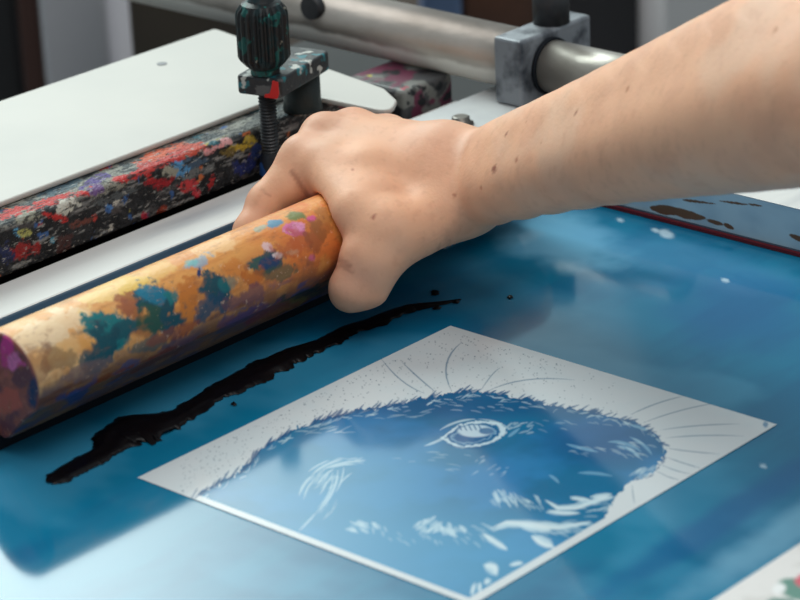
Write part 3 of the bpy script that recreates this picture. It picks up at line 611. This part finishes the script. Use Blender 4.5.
# dab of red paint on the arm's front corner
red_m = mat('wet_red_paint', (206, 34, 30), .35)
def dab(ctr, ux, uz, nrm, pts):
    bm = bmesh.new(); c = np.array(ctr); ring = [bm.verts.new(c+np.array(ux)*a+np.array(uz)*b) for a, b in pts]; bm.faces.new(ring)
    r = bmesh.ops.extrude_face_region(bm, geom=bm.faces[:]); vs = [e for e in r['geom'] if isinstance(e, bmesh.types.BMVert)]
    bmesh.ops.translate(bm, verts=vs, vec=Vector(nrm)*.0007); return bm
ux = (-nn[0], -nn[1], 0); f0 = P0-d*.0002
rb.free()
obj('red_paint_dab', dab((f0[0], f0[1], (zb+zt)/2), ux, (0, 0, 1), (-d[0], -d[1], 0), [(.0045, -.0060), (.0135, -.0060), (.0150, -.003), (.0148, .0050), (.0110, .0056), (.0100, .0010), (.0085, -.0030), (.0048, -.0040)]), red_m, bpy.data.objects['clamp_arm'])['label'] = 'red paint dab'

# ------------------------------------------------------------------ paint block, plate, bracket, tube
M_block = paint_metal('block_paint', (70, 70, 72), [((120, 120, 116), 40, .54), ((104, 46, 70), 30, .50), ((30, 32, 36), 70, .58), ((200, 190, 60), 60, .64), ((180, 60, 80), 60, .69)])
tag(obj('metal_block', bx(.194, .2445, .1665, .223, -.0042, .045), M_block, None, bevel=.004, seg=3), 'small square metal block with purple and yellow paint past the board corner', 'block')
mp_ = thing('mounting_plate', 'pale grey metal plate with a bolt behind the wrist', 'plate', (.22, .09, FH))
obj('plate_body', prism(rounded([(.150, .062), (.300, .062), (.300, .1355), (.150, .1355)], [.008]*4), FH+.0004, .040), M_plate, mp_, bevel=.0015)
b_ = at(461, 124, .0403)
obj('bolt', lathe([(.0085, .0402), (.0085, .0412), (.0062, .0412), (.0058, .0452), (.0046, .0458)], (b_[0], b_[1], 0), 24), mat('bright_bolt', (120, 116, 110), .3, metal=.7), mp_, True)
obj('bolt_hole', lathe([(.0045, .0402), (.0045, .0406)], (b_[0]-.012, b_[1]+.004, 0), 20), M_rubber, mp_)
TX, TZ = .252, .0625
tb = thing('tube_bracket', 'square zinc bracket block clamped round the steel tube', 'bracket', (TX, .095, .040))
obj('bracket_block', bx(.2225, .297, .0880, .1112, .0404, .0862), M_zinc, tb, bevel=.002)
obj('bracket_rod', lathe([(.0125, .0864), (.0125, .114)], (.2690, .0995, 0), 32), M_dark, tb, True)
st = thing('steel_tube', 'long worn steel tube running through the zinc bracket', 'tube', (TX, .3, TZ))
M_tube = M_steel.copy(); M_tube.name = 'steel_with_painted_reflection'
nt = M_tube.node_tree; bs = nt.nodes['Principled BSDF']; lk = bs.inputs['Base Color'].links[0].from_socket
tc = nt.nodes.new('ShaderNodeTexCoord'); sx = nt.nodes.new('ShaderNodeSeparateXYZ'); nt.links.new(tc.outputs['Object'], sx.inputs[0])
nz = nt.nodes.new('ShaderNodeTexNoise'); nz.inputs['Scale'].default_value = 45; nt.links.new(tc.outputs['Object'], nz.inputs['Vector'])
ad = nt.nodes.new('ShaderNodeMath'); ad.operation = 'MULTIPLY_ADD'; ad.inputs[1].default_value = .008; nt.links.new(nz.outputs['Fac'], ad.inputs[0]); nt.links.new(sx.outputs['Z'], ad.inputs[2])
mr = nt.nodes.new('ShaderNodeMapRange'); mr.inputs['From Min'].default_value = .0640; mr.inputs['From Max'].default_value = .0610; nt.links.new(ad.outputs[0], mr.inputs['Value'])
mx = nt.nodes.new('ShaderNodeMixRGB'); nt.links.new(mr.outputs['Result'], mx.inputs[0]); nt.links.new(lk, mx.inputs[1]); mx.inputs[2].default_value = l4((232, 230, 222)); nt.links.new(mx.outputs[0], bs.inputs['Base Color'])  # board's reflection painted on the lower side as a pale band
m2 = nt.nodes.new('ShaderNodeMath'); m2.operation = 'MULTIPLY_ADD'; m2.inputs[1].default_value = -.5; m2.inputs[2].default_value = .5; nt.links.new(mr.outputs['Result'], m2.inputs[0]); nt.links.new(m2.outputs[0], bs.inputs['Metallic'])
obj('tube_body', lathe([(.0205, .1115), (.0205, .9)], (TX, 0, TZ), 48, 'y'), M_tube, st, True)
obj('thin_tube', lathe([(.0175, -.02), (.0175, .0878)], (TX, 0, TZ), 48, 'y'), M_steel, st, True)
obj('tube_ring', lathe([(.0192, .0850), (.0192, .0878)], (TX, 0, TZ), 48, 'y'), M_rubber, st, True)
obj('tube_screw', lathe([(.0085, -.025), (.0085, -.0175)], (TX, .283, TZ+.013), 24, 'x'), M_dark, st, True)
for o in bpy.data.objects:
    if o.type == 'MESH' and o.name.startswith(('tube_', 'thin_tube', 'clamp_post', 'bracket_rod', 'clamp_foot', 'bolt')):
        for p in o.data.polygons: p.use_smooth = len(p.vertices) == 4
# ------------------------------------------------------------------ background
bgm = lambda n, c, v=None: mat(n, c, .6, vary=v, scale=4)
def stand(name, u0, u1, dist, z1, m, lab, cat, z0=-.94, th=.3): return tag(obj(name, facing_box(u0, u1, dist, z0, z1, th), m, None, bevel=.006), lab, cat)
stand('grey_cabinet', 43, 110, 3.0, .15, bgm('grey_enamel', (188, 190, 194), (176, 178, 184)), 'tall pale grey cabinet side far behind the white board', 'cabinet')
stand('blue_panel', 112, 131, 3.45, .15, bgm('blue_grey_panel', (128, 142, 164)), 'narrow blue-grey upright panel right of the pale cabinet', 'panel')
stand('brown_post', 21, 42, 3.3, .1, bgm('dark_brown_wood', (58, 32, 24)), 'dark brown wooden post left of the pale cabinet', 'post', th=.1)
stand('black_cabinet', -90, 20, 3.4, .15, bgm('black_panel', (28, 29, 32)), 'black cabinet at the far left behind the white board', 'cabinet')
stand('dark_machine', 132, 262, 2.7, -.045, bgm('oily_machine', (62, 54, 44), (34, 31, 28)), 'low dark oily machine behind the board corner', 'machine')
stand('wooden_shelf', 464, 548, 3.2, .1, bgm('brown_wood', (96, 58, 34), (52, 34, 24)), 'brown wooden shelf side behind the zinc bracket', 'shelf')
stand('denim_roll', 424, 463, 3.0, .1, bgm('blue_denim', (88, 112, 146), (60, 78, 108)), 'blue fabric roll standing behind the steel tube', 'roll')
stand('dark_locker', 551, 661, 3.3, .1, bgm('charcoal_steel', (44, 46, 50), (34, 35, 38)), 'charcoal locker between brown shelf and pale cupboard', 'locker')
stand('pale_cupboard', 663, 900, 3.0, .15, bgm('pale_grey_board', (190, 192, 192), (180, 182, 184)), 'pale grey cupboard at the top right above the forearm', 'cupboard')
wx = np.array([.7346, .6785]); c0 = CP[:2]+wx*4.6; lf = np.array([-.6785, .7346])
structure(obj('wall_back', prism([c0-lf*3, c0+lf*3, c0+lf*3+wx*.1, c0-lf*3+wx*.1], -.96, .2), mat('dim_wall', (70, 66, 60), .8, vary=(50, 46, 42), scale=3)))

# ------------------------------------------------------------------ the arm and hand: one continuous surface from a signed distance field
HB0 = np.array([-.115, -.40, -.004]); HB1 = np.array([.115, .115, .300]); HS = .0019
def build_arm():
    n = np.ceil((HB1-HB0)/HS).astype(int); D = np.full(n, .5, np.float32)
    ax = [HB0[i]+HS*np.arange(n[i]) for i in range(3)]
    def cone(D, a, b, ra, rb, k):
        a, b = np.array(a, float), np.array(b, float); R = max(ra, rb)+k+.006
        lo = np.clip(np.floor((np.minimum(a, b)-R-HB0)/HS).astype(int), 0, n-1); hi = np.clip(np.ceil((np.maximum(a, b)+R-HB0)/HS).astype(int)+1, 1, n)
        gx, gy, gz = np.meshgrid(ax[0][lo[0]:hi[0]], ax[1][lo[1]:hi[1]], ax[2][lo[2]:hi[2]], indexing='ij')
        d = b-a; L = d@d; t = np.clip(((gx-a[0])*d[0]+(gy-a[1])*d[1]+(gz-a[2])*d[2])/L, 0, 1)
        s = np.sqrt((gx-a[0]-t*d[0])**2+(gy-a[1]-t*d[1])**2+(gz-a[2]-t*d[2])**2)-(ra+(rb-ra)*t)
        sub = D[lo[0]:hi[0], lo[1]:hi[1], lo[2]:hi[2]]
        h = np.maximum(k-np.abs(sub-s), 0)/k if k > 0 else 0
        D[lo[0]:hi[0], lo[1]:hi[1], lo[2]:hi[2]] = np.minimum(sub, s)-h*h*k/4
    for a in ARM: cone(D, *a)
    # the grip ends exactly where the wooden handle begins
    gy, gz = np.meshgrid(ax[1], ax[2], indexing='ij'); a, b = np.array([.0226, .0455]), np.array([.0362, .0085]); d = b-a
    t = np.clip(((gy-a[0])*d[0]+(gz-a[1])*d[1])/(d@d), 0, 1); hs = np.hypot(gy-a[0]-t*d[0], gz-a[1]-t*d[1])-(.0260+(.0100-.0260)*t)
    k = ax[0] < HX1+.013; D[k] = np.maximum(D[k], -(hs[None].astype(np.float32)-.0006))
    # surface nets
    ins = D < 0
    cells = np.zeros(n-1, np.int8)
    for i in (0, 1):
        for j in (0, 1):
            for k in (0, 1): cells += ins[i:n[0]-1+i, j:n[1]-1+j, k:n[2]-1+k]
    act = np.argwhere((cells > 0) & (cells < 8)); vid = np.full(n-1, -1, np.int32); vid[tuple(act.T)] = np.arange(len(act))
    acc = np.zeros((len(act), 3)); cnt = np.zeros(len(act))
    cor = [(i, j, k) for i in (0, 1) for j in (0, 1) for k in (0, 1)]
    for p in cor:
        for q in cor:
            if p < q and sum(abs(x-y) for x, y in zip(p, q)) == 1:
                A, B = act+np.array(p), act+np.array(q); da, db = D[tuple(A.T)], D[tuple(B.T)]
                m = (da < 0) != (db < 0); t = da/(da-db+1e-12); pos = np.array(p)+(np.array(q)-np.array(p))*t[:, None]
                acc[m] += pos[m]; cnt[m] += 1
    V = HB0+HS*(act+acc/cnt[:, None]); F = []
    for axn in range(3):
        o1, o2 = (axn+1) % 3, (axn+2) % 3
        sl = [slice(1, n[i]-1) for i in range(3)]; a = ins[tuple(sl)]
        sl2 = list(sl); sl2[axn] = slice(2, n[axn]); b = ins[tuple(sl2)]
        for flip, mask in ((0, a & ~b), (1, ~a & b)):
            g = np.argwhere(mask)+1; e1 = np.zeros(3, int); e1[o1] = 1; e2 = np.zeros(3, int); e2[o2] = 1
            g = g[np.all(g < n-1, axis=1)]
            qd = np.stack([vid[tuple((g-e1-e2).T)], vid[tuple((g-e2).T)], vid[tuple(g.T)], vid[tuple((g-e1).T)]], -1)
            if flip: qd = qd[:, ::-1]
            F.append(qd)
    F = np.concatenate(F); F = F[np.all(F >= 0, axis=1)]
    return V, F
idx_m, mid_m, rng_m, pky_m = np.array([-.011, .063, .0795]), np.array([.012, .067, .0865]), np.array([.034, .063, .0850]), np.array([.054, .053, .0775])
wr = np.array([.034, -.031, .0700]); W = np.array([.78, .10, .60]); W = W/np.linalg.norm(W)
wrR, wrU = wr-W*.010, wr+W*.013
el = np.array([-.020, -.320, .206]); WE = np.array([.80, .2, .5]); WE /= np.linalg.norm(WE)
ARM = []
# forearm: radius and ulna side masses, swelling smoothly from the wrist towards the elbow
tt = np.linspace(0, 1, 12)
rr = np.interp(tt, [0, .18, .36, .54, .72, .88, 1], [.0160, .0183, .0217, .0264, .0318, .0366, .0392]); rr = np.convolve(np.r_[rr[0], rr, rr[-1]], [.25, .5, .25], 'valid')
cen = [wr+(el-wr)*t+np.array([0, 0, .0015])*math.sin(math.pi*t) for t in tt]
off = [(W*(1-t)+WE*t)*(.0115+.0065*t) for t in tt]
for i in range(11):
    ARM.append((cen[i]-off[i], cen[i+1]-off[i+1], rr[i], rr[i+1], .012)); ARM.append((cen[i]+off[i], cen[i+1]+off[i+1], rr[i]+.0015*(1-tt[i]), rr[i+1]+.0015*(1-tt[i+1]), .02))
# metacarpals
for m, f, r0, r1 in ((idx_m, -.9, .0145, .0122), (mid_m, -.3, .0145, .0120), (rng_m, .35, .0145, .0112), (pky_m, .95, .0140, .0105)):
    base = wr+W*.013*f+np.array([-.004, .022, .004]); ARM.append((base, m, r0, r1, .016)); ARM.append((wr+W*.011*f, base, .0165, r0, .016))
# palm pad and back of the hand
ARM += [((.018, -.016, .069), (-.004, .040, .0725), .0200, .0165, .014), ((.030, -.004, .076), (.022, .046, .0785), .0165, .0150, .014)]
ARM += [((.012, .030, .074), (.036, .012, .073), .012, .012, .012)]
# thumb: thenar mass, proximal, distal
ARM += [((.026, -.026, .061), (-.030, -.026, .057), .0165, .0160, .016), ((.026, -.034, .061), (-.014, -.032, .056), .0125, .0125, .014), ((-.008, .018, .0775), (-.036, -.010, .064), .0120, .0125, .016), ((-.020, -.005, .068), (-.036, -.018, .056), .0120, .0130, .014),
        ((-.032, -.024, .058), (-.050, -.0200, .047), .0152, .0128, .010), ((-.050, -.0200, .047), (-.0590, -.0170, .0310), .0130, .0124, .006), ((-.0590, -.0170, .0310), (-.0590, -.0160, .0285), .0124, .0116, .004),
        ((-.044, -.026, .046), (-.0500, -.0230, .0300), .0130, .0118, .006), ((-.030, -.028, .052), (-.046, -.024, .042), .0125, .0115, .008)]
# fingers
def finger(pts, rad):
    for i in range(len(pts)-1): ARM.append((pts[i], pts[i+1], rad[i], rad[i+1], .007 if i else .009))
finger([idx_m, (-.038, .0690, .0580), (-.055, .0660, .0460), (-.066, .0600, .0370)], [.0122, .0104, .0094, .0080])
finger([(-.008, .052, .074), (-.026, .058, .066)], [.0110, .0090])
ARM += [((-.014, .044, .0785), (-.038, .000, .0690), .0115, .0115, .012)]
finger([mid_m, (.000, .077, .057), (-.008, .067, .034), (-.014, .061, .018)], [.0120, .0098, .0086, .0076])
finger([rng_m, (.028, .074, .054), (.021, .066, .031), (.016, .061, .017)], [.0112, .0094, .0084, .0074])
finger([pky_m, (.051, .067, .052), (.045, .062, .034), (.040, .059, .021)], [.0105, .0086, .0076, .0068])
V, F = build_arm()
def skin_cols(V):
    n1 = fbm(V*55, 3, 4); n2 = fbm(V*260, 5, 3); n3 = fbm(V*22, 8, 3)
    c = np.tile(lin((242, 184, 148)), (len(V), 1)); c = mix(c, (214, 156, 126), ss(.35, .72, n1)*.38); c = mix(c, (232, 192, 164), ss(.5, .7, n3)*.5); c = mix(c, (200, 140, 112), ss(.55, .75, n2)*.22)
    for m in (idx_m, mid_m, rng_m, pky_m): c = mix(c, (214, 138, 112), np.exp(-(np.linalg.norm(V-m, axis=1)/.016)**2)*.45)
    c = mix(c, (212, 132, 108), np.exp(-(np.linalg.norm(V-np.array([-.055, -.018, .038]), axis=1)/.016)**2)*.6)
    c = mix(c, (210, 138, 110), np.exp(-(np.linalg.norm(V-np.array([-.05, .08, .055]), axis=1)/.02)**2)*.5)
    c = mix(c, (206, 136, 108), np.exp(-(np.linalg.norm(V-np.array([.03, -.01, .095]), axis=1)/.03)**2)*.3)
    u = project(V); dep = np.linalg.norm(V-CP, axis=1)
    for a, b_, r, col in ((627, 88, .0016, (176, 104, 72)), (575, 111, .0016, (150, 84, 60)), (506, 135, .0014, (150, 70, 56)), (494, 170, .0022, (140, 66, 52)), (516, 159, .0014, (176, 100, 76)), (526, 122, .001, (190, 120, 90)), (775, 30, .0018, (190, 120, 84)), (372, 216, .0016, (180, 104, 84)), (352, 168, .0012, (190, 116, 90)), (480, 188, .0012, (190, 120, 96)), (540, 142, .001, (180, 110, 84)), (455, 195, .0011, (186, 112, 88))):
        q = np.hypot(u[:, 0]-a, u[:, 1]-b_); near = np.where(q < 4)[0]
        if len(near): p = V[near[np.argmin(dep[near]+q[near]*.002)]]; c = mix(c, col, ss(1.3, .7, np.linalg.norm(V-p, axis=1)/r)*.85)
    for pts, wd, am in (([(292, 172), (300, 184), (308, 196), (316, 205)], 2.4, .5), ([(326, 262), (338, 259), (350, 265)], 2.2, .45), ([(330, 268), (342, 266), (352, 272)], 1.6, .35), ([(436, 258), (440, 244)], 1.2, .3), ([(446, 254), (450, 240)], 1.2, .25), ([(262, 190), (270, 196)], 1.2, .3)):  # skin folds: their shade drawn into the colour as darker lines
        p = np.array(pts, float); best = np.full(len(V), 99.)
        for a, b_ in zip(p, p[1:]):
            d = b_-a; t = np.clip(((u-a)@d)/(d@d), 0, 1); best = np.minimum(best, np.linalg.norm(u-a-t[:, None]*d, axis=1))
        c = mix(c, (150, 84, 66), ss(wd*1.6, wd*.3, best)*am*(dep < 1.76))
    return c
arm = mesh_np('person', V, F, attr_mat('skin', .52, bump=.10, bscale=520, spec=.35, sss=.12), None, skin_cols(V), True)
md = arm.modifiers.new('smooth', 'SMOOTH'); md.factor = .5; md.iterations = 4
tag(arm, 'bare right forearm and hand of a person gripping the wooden squeegee', 'person')
